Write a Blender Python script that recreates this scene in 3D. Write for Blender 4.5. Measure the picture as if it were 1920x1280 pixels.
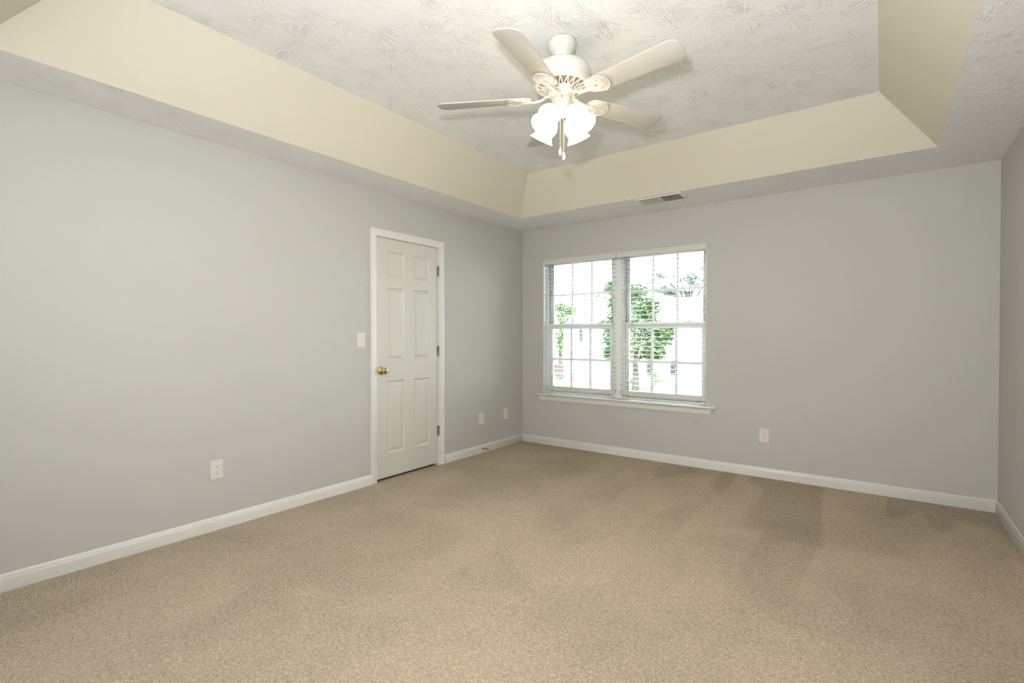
import bpy, bmesh, math, random
from mathutils import Vector, Matrix
for o in list(bpy.data.objects): bpy.data.objects.remove(o)
random.seed(7)
S = bpy.context.scene
COL = S.collection
PI = math.pi
R_ = math.radians

# ------------------------------------------------------------------ camera
cam_d = bpy.data.cameras.new('camera'); cam = bpy.data.objects.new('camera', cam_d); COL.objects.link(cam)
cam.location = (3.3853, -4.7864, 1.2243)
yaw, pitch = -0.6366, -0.0104
fwd = Vector((math.sin(yaw)*math.cos(pitch), math.cos(yaw)*math.cos(pitch), math.sin(pitch)))
cam.rotation_euler = fwd.to_track_quat('-Z', 'Y').to_euler()
cam_d.sensor_width = 36.0; cam_d.lens = 938.81*36.0/1920.0
cam_d.clip_start = 0.02; cam_d.clip_end = 500
S.camera = cam
# ------------------------------------------------------------------ view
S.view_settings.view_transform = 'Standard'; S.view_settings.look = 'None'
S.view_settings.gamma = 1.0; S.view_settings.use_curve_mapping = False
S.view_settings.exposure = 0.03
S.cycles.max_bounces = 10; S.cycles.diffuse_bounces = 6; S.cycles.transparent_max_bounces = 24
S.cycles.sample_clamp_indirect = 6.0
S.cycles.caustics_reflective = False; S.cycles.caustics_refractive = False
# ------------------------------------------------------------------ world: bright hazy white sky
w = bpy.data.worlds.new('sky'); S.world = w; w.use_nodes = True
bg = w.node_tree.nodes['Background']; bg.inputs[0].default_value = (0.82, 0.92, 1.0, 1); bg.inputs[1].default_value = 12.0
# sun behind this house, high
sd = bpy.data.lights.new('sun', 'SUN'); sd.energy = 20.0; sd.angle = R_(1.0); sd.color = (1, 0.97, 0.92)
sun = bpy.data.objects.new('sun', sd); COL.objects.link(sun)
sun.rotation_euler = Vector((-0.35, 0.62, -0.85)).to_track_quat('-Z', 'Y').to_euler()
# photographer's flash just above the camera, plus an added fill aimed at the wall behind
def area(name, loc, aim, energy, size, color=(1, 1, 1), spread=180):
    d = bpy.data.lights.new(name, 'AREA'); d.shape = 'DISK'; d.size = size; d.energy = energy; d.color = color
    d.spread = R_(spread)
    o = bpy.data.objects.new(name, d); COL.objects.link(o); o.location = loc
    o.rotation_euler = Vector(aim).to_track_quat('-Z', 'Y').to_euler(); return o
area('camera_flash', (3.22, -4.68, 1.55), (-0.30, 0.80, 0.75), 60, 0.09, (0.95, 0.98, 1.0))
area('rear_fill', (2.3, -4.62, 1.90), (0.10, -1.0, 0.45), 165, 0.30, (0.94, 0.97, 1.0))

# ------------------------------------------------------------------ helpers
def tag(o, label=None, cat=None, group=None, kind=None):
    if label: o['label'] = label
    if cat: o['category'] = cat
    if group: o['group'] = group
    if kind: o['kind'] = kind
    return o
def empty(name, loc, parent=None, rot=(0, 0, 0)):
    o = bpy.data.objects.new(name, None); COL.objects.link(o); o.location = loc; o.rotation_euler = rot
    o.empty_display_size = 0.05
    if parent: o.parent = parent
    return o
class MB:
    """collects shapes into one mesh"""
    def __init__(s): s.v = []; s.f = []; s.m = []
    def add(s, vs, fs, mi=0, M=None):
        b = len(s.v)
        s.v += [tuple(M @ Vector(v)) if M else tuple(v) for v in vs]
        s.f += [tuple(i+b for i in f) for f in fs]; s.m += [mi]*len(fs); return s
    def box(s, a, b, mi=0, M=None):
        x0, y0, z0 = [min(a[i], b[i]) for i in range(3)]; x1, y1, z1 = [max(a[i], b[i]) for i in range(3)]
        vs = [(x0,y0,z0),(x1,y0,z0),(x1,y1,z0),(x0,y1,z0),(x0,y0,z1),(x1,y0,z1),(x1,y1,z1),(x0,y1,z1)]
        return s.add(vs, [(0,3,2,1),(4,5,6,7),(0,1,5,4),(1,2,6,5),(2,3,7,6),(3,0,4,7)], mi, M)
    def prism(s, prof, P, mi=0):
        """profile [(a,b)] closed; P = list of functions/frames (origin, A, B)"""
        n = len(prof); vs = []
        for (O, A, B) in P:
            O, A, B = Vector(O), Vector(A), Vector(B)
            vs += [tuple(O + A*a + B*b) for a, b in prof]
        fs = []
        for k in range(len(P)-1):
            for i in range(n):
                j = (i+1) % n; fs.append((k*n+i, k*n+j, (k+1)*n+j, (k+1)*n+i))
        fs.append(tuple(range(n-1, -1, -1))); fs.append(tuple((len(P)-1)*n+i for i in range(n)))
        return s.add(vs, fs, mi)
    def lathe(s, prof, n=48, mi=0, M=None, closed=False):
        vs = []; fs = []
        for r, z in prof:
            for k in range(n):
                t = 2*PI*k/n; vs.append((r*math.cos(t), r*math.sin(t), z))
        m = len(prof)
        for i in range(m if closed else m-1):
            for k in range(n):
                a = i*n+k; b = i*n+(k+1) % n; c = ((i+1) % m)*n+(k+1) % n; d = ((i+1) % m)*n+k
                fs.append((a, b, c, d))
        if not closed:
            if prof[0][0] > 1e-6: fs.append(tuple(range(n-1, -1, -1)))
            if prof[-1][0] > 1e-6: fs.append(tuple((m-1)*n+k for k in range(n)))
        return s.add(vs, fs, mi, M)
    def tube(s, pts, r, n=10, mi=0, cap=True):
        pts = [Vector(p) for p in pts]; rs = r if isinstance(r, (list, tuple)) else [r]*len(pts)
        vs = []; fs = []; up = Vector((0, 0, 1))
        for i, p in enumerate(pts):
            d = (pts[min(i+1, len(pts)-1)]-pts[max(i-1, 0)]).normalized()
            u = up if abs(d.dot(up)) < .95 else Vector((1, 0, 0))
            a = d.cross(u).normalized(); b = d.cross(a)
            for k in range(n):
                t = 2*PI*k/n; vs.append(tuple(p + (a*math.cos(t)+b*math.sin(t))*rs[i]))
        for i in range(len(pts)-1):
            for k in range(n): fs.append((i*n+k, i*n+(k+1) % n, (i+1)*n+(k+1) % n, (i+1)*n+k))
        if cap: fs.append(tuple(range(n-1, -1, -1))); fs.append(tuple((len(pts)-1)*n+k for k in range(n)))
        return s.add(vs, fs, mi)
    def build(s, name, mats, parent=None, smooth=None, bevel=0, loc=None, rot=None, kind=None, segs=2):
        me = bpy.data.meshes.new(name); me.from_pydata(s.v, [], s.f); me.validate()
        if not isinstance(mats, (list, tuple)): mats = [mats]
        for m in mats: me.materials.append(m)
        if len(me.polygons) == len(s.m): me.polygons.foreach_set('material_index', s.m)
        bm = bmesh.new(); bm.from_mesh(me); bmesh.ops.remove_doubles(bm, verts=bm.verts, dist=1e-6)
        bmesh.ops.recalc_face_normals(bm, faces=bm.faces)
        if bevel:
            es = [e for e in bm.edges if len(e.link_faces) == 2 and e.calc_face_angle(0) > R_(35)]
            bmesh.ops.bevel(bm, geom=es, offset=bevel, segments=segs, profile=0.5, affect='EDGES', clamp_overlap=True)
        bm.to_mesh(me); bm.free()
        if smooth or bevel:
            me.polygons.foreach_set('use_smooth', [True]*len(me.polygons))
            me.set_sharp_from_angle(angle=R_(smooth or 40))
        me.update()
        o = bpy.data.objects.new(name, me); COL.objects.link(o)
        if parent: o.parent = parent
        if loc: o.location = loc
        if rot: o.rotation_euler = rot
        if kind: o['kind'] = kind
        return o

# ------------------------------------------------------------------ materials
def mat(name, color, rough=0.5, metal=0.0, emis=None, estr=0, spec=0.5):
    m = bpy.data.materials.new(name); m.use_nodes = True
    b = m.node_tree.nodes['Principled BSDF']
    b.inputs['Base Color'].default_value = (*color, 1); b.inputs['Roughness'].default_value = rough
    b.inputs['Metallic'].default_value = metal; b.inputs['Specular IOR Level'].default_value = spec
    if emis: b.inputs['Emission Color'].default_value = (*emis, 1); b.inputs['Emission Strength'].default_value = estr
    return m
def nt(m): return m.node_tree.nodes, m.node_tree.links, m.node_tree.nodes['Principled BSDF']
def node(N, t, **k):
    n = N.new(t)
    for a, b in k.items(): setattr(n, a, b)
    return n
def mth(N, L, op, a, b=None, c=None):
    n = N.new('ShaderNodeMath'); n.operation = op
    for i, x in enumerate((a, b, c)):
        if x is None: continue
        if isinstance(x, (int, float)): n.inputs[i].default_value = x
        else: L.new(x, n.inputs[i])
    return n.outputs[0]
def orange_peel(m, scale=260, dist=0.0006, strength=0.25):
    N, L, b = nt(m); tc = node(N, 'ShaderNodeTexCoord'); no = node(N, 'ShaderNodeTexNoise')
    no.inputs['Scale'].default_value = scale; no.inputs['Detail'].default_value = 2
    L.new(tc.outputs['Object'], no.inputs['Vector'])
    bu = node(N, 'ShaderNodeBump'); bu.inputs['Strength'].default_value = strength; bu.inputs['Distance'].default_value = dist
    L.new(no.outputs['Fac'], bu.inputs['Height']); L.new(bu.outputs[0], b.inputs['Normal'])
    return m

def wall_mat():
    m = mat('wall_paint_grey', (0.472, 0.467, 0.447), 0.62, spec=0.35)
    N, L, b = nt(m); tc = node(N, 'ShaderNodeTexCoord')
    big = node(N, 'ShaderNodeTexNoise'); big.inputs['Scale'].default_value = 1.6; big.inputs['Detail'].default_value = 3
    L.new(tc.outputs['Object'], big.inputs['Vector'])
    # faint scuffs left on the paint
    fac = None
    for p, r in (((1.99, 0.0, 0.43), 0.045), ((4.037, -1.05, 1.52), 0.06), ((0.0, -2.2, 1.62), 0.02)):
        vm = node(N, 'ShaderNodeVectorMath', operation='DISTANCE'); L.new(tc.outputs['Object'], vm.inputs[0]); vm.inputs[1].default_value = p
        mr = node(N, 'ShaderNodeMapRange'); mr.inputs['From Min'].default_value = r*.4; mr.inputs['From Max'].default_value = r
        mr.inputs['To Min'].default_value = 0.07; mr.inputs['To Max'].default_value = 0; L.new(vm.outputs['Value'], mr.inputs['Value'])
        fac = mr.outputs[0] if fac is None else mth(N, L, 'ADD', fac, mr.outputs[0])
    hs = mth(N, L, 'MULTIPLY_ADD', big.outputs['Fac'], 0.03, -0.015); k = mth(N, L, 'SUBTRACT', 1.0, fac); k = mth(N, L, 'ADD', k, hs)
    mx = node(N, 'ShaderNodeVectorMath', operation='SCALE'); mx.inputs[0].default_value = b.inputs['Base Color'].default_value[:3]
    L.new(k, mx.inputs['Scale']); L.new(mx.outputs[0], b.inputs['Base Color'])
    return orange_peel(m)
def stomp_mat():
    """crow's-foot stomped drywall: fans of fine raised ridges"""
    m = mat('stomped_ceiling_white', (0.88, 0.875, 0.86), 0.38, spec=0.5)
    N, L, b = nt(m); tc = node(N, 'ShaderNodeTexCoord')
    # gentle warp so ridges curve
    wn = node(N, 'ShaderNodeTexNoise'); wn.inputs['Scale'].default_value = 5; wn.inputs['Detail'].default_value = 1
    L.new(tc.outputs['Object'], wn.inputs['Vector'])
    off = node(N, 'ShaderNodeVectorMath', operation='MULTIPLY_ADD'); L.new(wn.outputs['Color'], off.inputs[0])
    off.inputs[1].default_value = (0.10, 0.10, 0); L.new(tc.outputs['Object'], off.inputs[2])
    def fans(scale, seed, afreq):
        mp = node(N, 'ShaderNodeVectorMath', operation='ADD'); L.new(off.outputs[0], mp.inputs[0]); mp.inputs[1].default_value = (seed, seed*1.7, 0)
        sp0 = node(N, 'ShaderNodeSeparateXYZ'); L.new(mp.outputs[0], sp0.inputs[0])
        fl = node(N, 'ShaderNodeCombineXYZ'); L.new(sp0.outputs[0], fl.inputs[0]); L.new(sp0.outputs[1], fl.inputs[1])
        vo = node(N, 'ShaderNodeTexVoronoi', voronoi_dimensions='2D'); vo.inputs['Scale'].default_value = scale; vo.inputs['Randomness'].default_value = 0.85
        L.new(fl.outputs[0], vo.inputs['Vector'])
        d = node(N, 'ShaderNodeVectorMath', operation='SUBTRACT'); L.new(fl.outputs[0], d.inputs[0]); L.new(vo.outputs['Position'], d.inputs[1])
        sp = node(N, 'ShaderNodeSeparateXYZ'); L.new(d.outputs[0], sp.inputs[0])
        ang = mth(N, L, 'ARCTAN2', sp.outputs[1], sp.outputs[0])
        ln = node(N, 'ShaderNodeVectorMath', operation='LENGTH'); L.new(d.outputs[0], ln.inputs[0])
        cs = node(N, 'ShaderNodeSeparateColor'); L.new(vo.outputs['Color'], cs.inputs[0])
        cb = node(N, 'ShaderNodeCombineXYZ'); L.new(mth(N, L, 'MULTIPLY', ang, afreq), cb.inputs[0])
        L.new(mth(N, L, 'MULTIPLY', ln.outputs['Value'], 5), cb.inputs[1]); L.new(mth(N, L, 'MULTIPLY', cs.outputs[0], 40), cb.inputs[2])
        no = node(N, 'ShaderNodeTexNoise'); no.inputs['Scale'].default_value = 1.0; no.inputs['Detail'].default_value = 1.5
        L.new(cb.outputs[0], no.inputs['Vector'])
        rid = mth(N, L, 'SUBTRACT', no.outputs['Fac'], 0.5); rid = mth(N, L, 'ABSOLUTE', rid)
        mr = node(N, 'ShaderNodeMapRange', interpolation_type='SMOOTHSTEP'); L.new(rid, mr.inputs['Value'])
        mr.inputs['From Min'].default_value = 0.0; mr.inputs['From Max'].default_value = 0.05; mr.inputs['To Min'].default_value = 1; mr.inputs['To Max'].default_value = 0
        # ridges fade at the hub and the cell edge
        f1 = node(N, 'ShaderNodeMapRange', interpolation_type='SMOOTHSTEP'); L.new(ln.outputs['Value'], f1.inputs['Value'])
        f1.inputs['From Min'].default_value = 0.012; f1.inputs['From Max'].default_value = 0.05
        return mth(N, L, 'MULTIPLY', mr.outputs[0], f1.outputs[0])
    h = mth(N, L, 'MAXIMUM', fans(5.2, 3.1, 5.5), mth(N, L, 'MULTIPLY', fans(7.5, 11.3, 4.5), 0.6))
    pa = node(N, 'ShaderNodeTexNoise'); pa.inputs['Scale'].default_value = 7; pa.inputs['Detail'].default_value = 3
    L.new(tc.outputs['Object'], pa.inputs['Vector'])
    pr = node(N, 'ShaderNodeMapRange'); L.new(pa.outputs['Fac'], pr.inputs['Value']); pr.inputs['From Min'].default_value = 0.36; pr.inputs['From Max'].default_value = 0.66
    h = mth(N, L, 'MULTIPLY', h, pr.outputs[0])
    bu = node(N, 'ShaderNodeBump'); bu.inputs['Strength'].default_value = 1.0; bu.inputs['Distance'].default_value = 0.0026
    L.new(h, bu.inputs['Height']); L.new(bu.outputs[0], b.inputs['Normal'])
    return m
def carpet_mat():
    m = mat('beige_carpet', (0.38, 0.315, 0.24), 0.95, spec=0.1)
    N, L, b = nt(m); tc = node(N, 'ShaderNodeTexCoord')
    f = node(N, 'ShaderNodeTexNoise'); f.inputs['Scale'].default_value = 105; f.inputs['Detail'].default_value = 4; f.inputs['Roughness'].default_value = 0.7
    f.inputs['Distortion'].default_value = 1.2
    L.new(tc.outputs['Object'], f.inputs['Vector'])
    # brushed pile: patches where the tufts lean another way
    p = node(N, 'ShaderNodeTexNoise'); p.inputs['Scale'].default_value = 1.1; p.inputs['Detail'].default_value = 4; p.inputs['Distortion'].default_value = 0.6
    L.new(tc.outputs['Object'], p.inputs['Vector'])
    pr = node(N, 'ShaderNodeMapRange', interpolation_type='SMOOTHSTEP'); L.new(p.outputs['Fac'], pr.inputs['Value'])
    pr.inputs['From Min'].default_value = 0.38; pr.inputs['From Max'].default_value = 0.6
    # vacuum strokes running from the window wall into the room
    wv = node(N, 'ShaderNodeMapping'); wv.inputs['Rotation'].default_value = (0, 0, R_(14)); wv.inputs['Scale'].default_value = (2.6, 0.55, 1)
    L.new(tc.outputs['Object'], wv.inputs['Vector'])
    v2 = node(N, 'ShaderNodeTexNoise'); v2.inputs['Scale'].default_value = 1.0; v2.inputs['Detail'].default_value = 1.0; L.new(wv.outputs[0], v2.inputs['Vector'])
    vs = node(N, 'ShaderNodeMapRange', interpolation_type='SMOOTHSTEP'); L.new(v2.outputs['Fac'], vs.inputs['Value'])
    vs.inputs['From Min'].default_value = 0.46; vs.inputs['From Max'].default_value = 0.52
    # strokes only near the right-hand window-wall corner
    dd = node(N, 'ShaderNodeVectorMath', operation='DISTANCE'); L.new(tc.outputs['Object'], dd.inputs[0]); dd.inputs[1].default_value = (3.4, -0.1, 0)
    dm = node(N, 'ShaderNodeMapRange'); L.new(dd.outputs['Value'], dm.inputs['Value']); dm.inputs['From Min'].default_value = 1.3; dm.inputs['From Max'].default_value = 2.2
    dm.inputs['To Min'].default_value = 0.20; dm.inputs['To Max'].default_value = 0.03
    t1 = mth(N, L, 'MULTIPLY', mth(N, L, 'SUBTRACT', vs.outputs[0], 0.5), dm.outputs[0])
    t2 = mth(N, L, 'MULTIPLY', mth(N, L, 'SUBTRACT', pr.outputs[0], 0.5), 0.13)
    fr = node(N, 'ShaderNodeMapRange'); L.new(f.outputs['Fac'], fr.inputs['Value']); fr.inputs['From Min'].default_value = 0.3; fr.inputs['From Max'].default_value = 0.7
    fr.inputs['To Min'].default_value = -0.48; fr.inputs['To Max'].default_value = 0.48
    k = mth(N, L, 'ADD', mth(N, L, 'ADD', t1, t2), mth(N, L, 'ADD', fr.outputs[0], 1.0))
    sc = node(N, 'ShaderNodeVectorMath', operation='SCALE'); sc.inputs[0].default_value = b.inputs['Base Color'].default_value[:3]
    L.new(k, sc.inputs['Scale']); L.new(sc.outputs[0], b.inputs['Base Color'])
    bu = node(N, 'ShaderNodeBump'); bu.inputs['Strength'].default_value = 0.9; bu.inputs['Distance'].default_value = 0.006
    L.new(f.outputs['Fac'], bu.inputs['Height']); L.new(bu.outputs[0], b.inputs['Normal'])
    return m
M_wall = wall_mat(); M_stomp = stomp_mat(); M_carpet = carpet_mat()
M_cream = orange_peel(mat('cream_tray_paint', (0.65, 0.61, 0.505), 0.6, spec=0.35))
M_trim = mat('white_semigloss_trim', (0.70, 0.69, 0.64), 0.35)
M_door = mat('white_door_paint', (0.575, 0.565, 0.51), 0.38)
M_vinyl = mat('white_vinyl', (0.86, 0.88, 0.88), 0.35)
M_blind = mat('white_blind', (0.80, 0.79, 0.75), 0.4); M_val = mat('valance_white', (0.60, 0.585, 0.53), 0.45)
M_brass = mat('polished_brass', (0.60, 0.45, 0.19), 0.14, 1.0)
M_oldbrass = mat('dull_brass', (0.33, 0.25, 0.11), 0.3, 1.0)
M_dark = mat('dark_gap', (0.02, 0.018, 0.015), 0.8)
M_plate = mat('white_plate_plastic', (0.66, 0.635, 0.59), 0.3)
M_slot = mat('slot_dark', (0.05, 0.04, 0.03), 0.7)
M_fan = mat('fan_white_enamel', (0.58, 0.57, 0.53), 0.3)
M_iron = mat('blade_iron_white', (0.44, 0.43, 0.39), 0.35)
M_blade = mat('fan_blade_white', (0.47, 0.445, 0.39), 0.5, spec=0.3)
M_chain = mat('brass_chain', (0.70, 0.55, 0.36), 0.35, 0.8)
M_steel = mat('register_white_steel', (0.80, 0.80, 0.76), 0.4)
M_duct = mat('duct_painted_shade', (0.13, 0.115, 0.09), 0.7); M_louver = mat('louver_beige', (0.60, 0.56, 0.48), 0.45)
M_wand = mat('wand_grey_plastic', (0.30, 0.31, 0.33), 0.25)
M_grey = mat('grey_weatherstrip', (0.30, 0.32, 0.34), 0.6)
M_cord = mat('white_cord', (0.78, 0.78, 0.76), 0.7)
M_shade = mat('frosted_glass_lit', (0.9, 0.88, 0.82), 0.35, emis=(1.0, 0.80, 0.55), estr=6.0)
M_bulb = mat('bulb_lit', (1, 1, 1), 0.3, emis=(1.0, 0.78, 0.48), estr=6)
def glass_mat():
    m = bpy.data.materials.new('window_glass'); m.use_nodes = True; N = m.node_tree.nodes; L = m.node_tree.links; N.clear()
    o = N.new('ShaderNodeOutputMaterial'); t = N.new('ShaderNodeBsdfTransparent'); g = N.new('ShaderNodeBsdfGlossy')
    t.inputs[0].default_value = (0.93, 0.96, 0.95, 1); g.inputs['Roughness'].default_value = 0.02
    fr = N.new('ShaderNodeFresnel'); fr.inputs[0].default_value = 1.5; mx = N.new('ShaderNodeMixShader')
    L.new(fr.outputs[0], mx.inputs[0]); L.new(t.outputs[0], mx.inputs[1]); L.new(g.outputs[0], mx.inputs[2]); L.new(mx.outputs[0], o.inputs[0]); return m
M_glass = glass_mat()

# ------------------------------------------------------------------ room shell
W, YB, H, ZT = 4.037, -5.02, 2.44, 2.7616
TH = 0.15
ox0, ox1, oz0, oz1 = 0.291, 2.079, 0.575, 2.092        # window opening
fl = MB().box((-0.16, YB-0.1, -0.12), (W+0.16, 0.16, 0.0)); fl.build('floor', M_carpet, kind='structure')
mb = MB()                                                # window wall
mb.box((-0.16, 0, 0), (ox0, TH, H)).box((ox1, 0, 0), (W+0.16, TH, H)).box((ox0, 0, 0), (ox1, TH, oz0)).box((ox0, 0, oz1), (ox1, TH, H))
mb.build('wall_back', M_wall, kind='structure')
dy0, dy1, dz1 = -2.108, -1.385, 2.062                    # door opening in left wall
mb = MB().box((-0.16, YB-0.1, 0), (0, dy0, H)).box((-0.16, dy1, 0), (0, 0, H)).box((-0.16, dy0, dz1), (0, dy1, H)).box((-0.16, dy0, 0), (-0.13, dy1, dz1))
mb.build('wall_left', M_wall, kind='structure')
MB().box((W, YB-0.1, 0), (W+0.16, 0, H)).build('wall_right', M_wall, kind='structure')
MB().box((0, YB-0.1, 0), (W, YB, H)).build('wall_front', M_wall, kind='structure')
# ceiling: flat stomped border, sloped cream sides, stomped tray top
tx0, tx1, ty0, ty1, td = 0.370, W-0.370, -4.44, -0.565, 0.307
cb = MB()
O = [(-0.16, YB-0.1), (W+0.16, YB-0.1), (W+0.16, TH), (-0.16, TH)]
I = [(tx0, ty0), (tx1, ty0), (tx1, ty1), (tx0, ty1)]
J = [(tx0+td, ty0+td), (tx1-td, ty0+td), (tx1-td, ty1-td), (tx0+td, ty1-td)]
vs = [(x, y, H) for x, y in O] + [(x, y, H) for x, y in I] + [(x, y, ZT) for x, y in J] + [(x, y, ZT+0.15) for x, y in O]
fs = []; mi = []
for i in range(4):
    j = (i+1) % 4
    fs += [(i, j, 4+j, 4+i), (4+i, 4+j, 8+j, 8+i), (i, j, 12+j, 12+i)]; mi += [0, 1, 0]
fs += [(8, 9, 10, 11), (12, 13, 14, 15)]; mi += [0, 0]
cb.v = vs; cb.f = fs; cb.m = mi
cb.build('ceiling', [M_stomp, M_cream], kind='structure')
# baseboards with an ogee top
bprof = [(0, 0), (0.0135, 0), (0.0135, 0.056), (0.0125, 0.062), (0.009, 0.0665), (0.0085, 0.070), (0.0065, 0.077), (0.003, 0.083), (0, 0.084)]
def baseboard(name, p0, p1, nrm, m0=0.0, m1=0.0):
    """m0/m1: +1 mitre for an inside corner"""
    p0, p1, n = Vector(p0), Vector(p1), Vector(nrm); d = (p1-p0).normalized()
    b = MB(); up = Vector((0, 0, 1))
    vs = [tuple(p0 + n*a + up*z + d*(a*m0)) for a, z in bprof] + [tuple(p1 + n*a + up*z - d*(a*m1)) for a, z in bprof]
    k = len(bprof)
    b.add(vs, [(i, (i+1) % k, k+(i+1) % k, k+i) for i in range(k)] + [tuple(range(k-1, -1, -1)), tuple(range(k, 2*k))])
    return b.build(name, M_trim, smooth=50, kind='structure')
baseboard('baseboard_back', (0.0005, -0.0005, 0.0005), (W-0.0005, -0.0005, 0.0005), (0, -1, 0), 1, 1)
baseboard('baseboard_left', (0.0005, YB+0.0005, 0.0005), (0.0005, -2.168, 0.0005), (1, 0, 0), 1, 0)
baseboard('baseboard_left.001', (0.0005, -1.304, 0.0005), (0.0005, -0.0005, 0.0005), (1, 0, 0), 0, 1)
baseboard('baseboard_right', (W-0.0005, -0.0005, 0.0005), (W-0.0005, YB+0.0005, 0.0005), (-1, 0, 0), 1, 1)
baseboard('baseboard_front', (W-0.0005, YB+0.0005, 0.0005), (0.0005, YB+0.0005, 0.0005), (0, 1, 0), 1, 1)

# ------------------------------------------------------------------ door
door = empty('door_1', (0, (dy0+dy1)/2, 0)); door['kind'] = 'structure'
def D(b, name, m, **k):                                  # world-space mesh under the door
    o = b.build(name, m, door, **k); o.location = (0, -(dy0+dy1)/2, 0); return o
ly0, ly1, lz0, lz1 = -2.103, -1.3905, 0.024, 2.055       # leaf
xf = -0.004; lt = 0.035
ys = [ly0, -1.990, -1.800, -1.690, -1.498, ly1]
zs = [lz0, 0.225, 0.843, 1.018, 1.640, 1.735, 1.950, lz1]
b = MB()
for i in range(5):
    for j in range(7):
        y0, y1, z0, z1 = ys[i], ys[i+1], zs[j], zs[j+1]
        if i in (1, 3) and j in (1, 3, 5):
            rings = [(0, 0), (0.006, -0.004), (0.011, -0.009), (0.017, -0.0095), (0.040, -0.0025), (0.043, -0.0025)]
            pv = []
            for ins, dx in rings:
                pv += [(xf+dx, y0+ins, z0+ins), (xf+dx, y1-ins, z0+ins), (xf+dx, y1-ins, z1-ins), (xf+dx, y0+ins, z1-ins)]
            pf = []
            for r in range(len(rings)-1):
                for q in range(4): pf.append((r*4+q, r*4+(q+1) % 4, (r+1)*4+(q+1) % 4, (r+1)*4+q))
            pf.append(tuple((len(rings)-1)*4+q for q in range(4)))
            b.add(pv, pf)
        else:
            b.add([(xf, y0, z0), (xf, y1, z0), (xf, y1, z1), (xf, y0, z1)], [(0, 1, 2, 3)])
xb = xf-lt
b.add([(xb, ly0, lz0), (xb, ly1, lz0), (xb, ly1, lz1), (xb, ly0, lz1)], [(0, 3, 2, 1)])
b.add([(xf, ly0, lz0), (xf, ly0, lz1), (xb, ly0, lz1), (xb, ly0, lz0)], [(0, 1, 2, 3)])
b.add([(xf, ly1, lz0), (xf, ly1, lz1), (xb, ly1, lz1), (xb, ly1, lz0)], [(0, 3, 2, 1)])
b.add([(xf, ly0, lz0), (xf, ly1, lz0), (xb, ly1, lz0), (xb, ly0, lz0)], [(0, 1, 2, 3)])
b.add([(xf, ly0, lz1), (xf, ly1, lz1), (xb, ly1, lz1), (xb, ly0, lz1)], [(0, 3, 2, 1)])
leaf = D(b, 'door_leaf', M_door)
# jamb lining the opening and its stop
b = MB().box((-0.128, dy0-0.0, 0.001), (0.0, dy0+0.003, dz1)).box((-0.128, dy1-0.003, 0.001), (0.0, dy1, dz1)).box((-0.128, dy0, dz1-0.003), (0, dy1, dz1)).box((0.0002, dy1-0.003, 0.001), (0.003, dy1+0.014, dz1))
b.box((-0.058, dy0+0.003, 0.001), (-0.041, dy0+0.013, dz1-0.003)).box((-0.058, dy1-0.013, 0.001), (-0.041, dy1-0.003, dz1-0.003)).box((-0.058, dy0, dz1-0.013), (-0.041, dy1, dz1-0.003))
D(b, 'door_jamb', M_trim)
# colonial casing, mitred
cp = [(0.0, 0.0), (0.0, 0.009), (0.006, 0.011), (0.012, 0.010), (0.018, 0.013), (0.036, 0.016), (0.048, 0.0165), (0.052, 0.0145), (0.056, 0.0165), (0.060, 0.014), (0.060, 0.0)]
iy0, iy1, iz = dy0-0.001, dy1+0.018, dz1-0.000
iy0 = dy0-0.0005; iy1 = dy1+0.012
b = MB(); fr = []
fr.append(((0, iy0, 0.001), (0, -1, 0), (1, 0, 0)))
fr.append(((0, iy0, iz), (0, -1, 1), (1, 0, 0)))
fr.append(((0, iy1, iz), (0, 1, 1), (1, 0, 0)))
fr.append(((0, iy1, 0.001), (0, 1, 0), (1, 0, 0)))
b.prism(cp, fr); D(b, 'door_casing', M_trim, smooth=30)
# hinges
for z0, z1 in ((1.793, 1.884), (1.038, 1.129), (0.285, 0.376)):
    b = MB(); cy = dy1+0.001
    n = 5; hh = (z1-z0)/n
    for k in range(n):
        b.lathe([(0.0055, z0+k*hh+0.0006), (0.0062, z0+k*hh+0.002), (0.0062, z0+(k+1)*hh-0.002), (0.0055, z0+(k+1)*hh-0.0006)], 14, M=Matrix.Translation((0.006, cy, 0)))
    b.lathe([(0.0, z0-0.006), (0.0045, z0-0.004), (0.005, z0), (0.005, z1), (0.0045, z1+0.004), (0.0, z1+0.006)], 12, M=Matrix.Translation((0.006, cy, 0)))
    b.box((0.0, cy-0.001, z0), (0.004, cy+0.017, z1))
    b.box((-0.003, cy-0.010, z0), (0.001, cy, z1))
    D(b, 'door_hinge', M_oldbrass, smooth=35)
# knob
b = MB(); kx = Matrix.Translation((xf, -2.055, 0.934)) @ Matrix.Rotation(PI/2, 4, 'Y')
b.lathe([(0.0, -0.001), (0.033, -0.001), (0.0335, 0.003), (0.030, 0.007), (0.024, 0.009), (0.017, 0.012), (0.013, 0.016), (0.0115, 0.024), (0.0125, 0.030),
         (0.018, 0.034), (0.0245, 0.040), (0.027, 0.048), (0.0265, 0.055), (0.022, 0.062), (0.012, 0.066), (0.0, 0.067)], 40, M=kx)
knob = D(b, 'door_knob', M_brass, smooth=60)
MB().box((-0.03, ly0-0.0035, 0.905), (xf-0.002, ly0, 0.962)).build('latch_plate', M_brass, door, loc=(0, -(dy0+dy1)/2, 0))
# privacy button on the knob face
k2 = MB().lathe([(0.0, 0.064), (0.0045, 0.066), (0.0045, 0.0695), (0.003, 0.071), (0, 0.071)], 14, M=kx).build('lock_button', M_oldbrass, knob, smooth=40)

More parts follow.
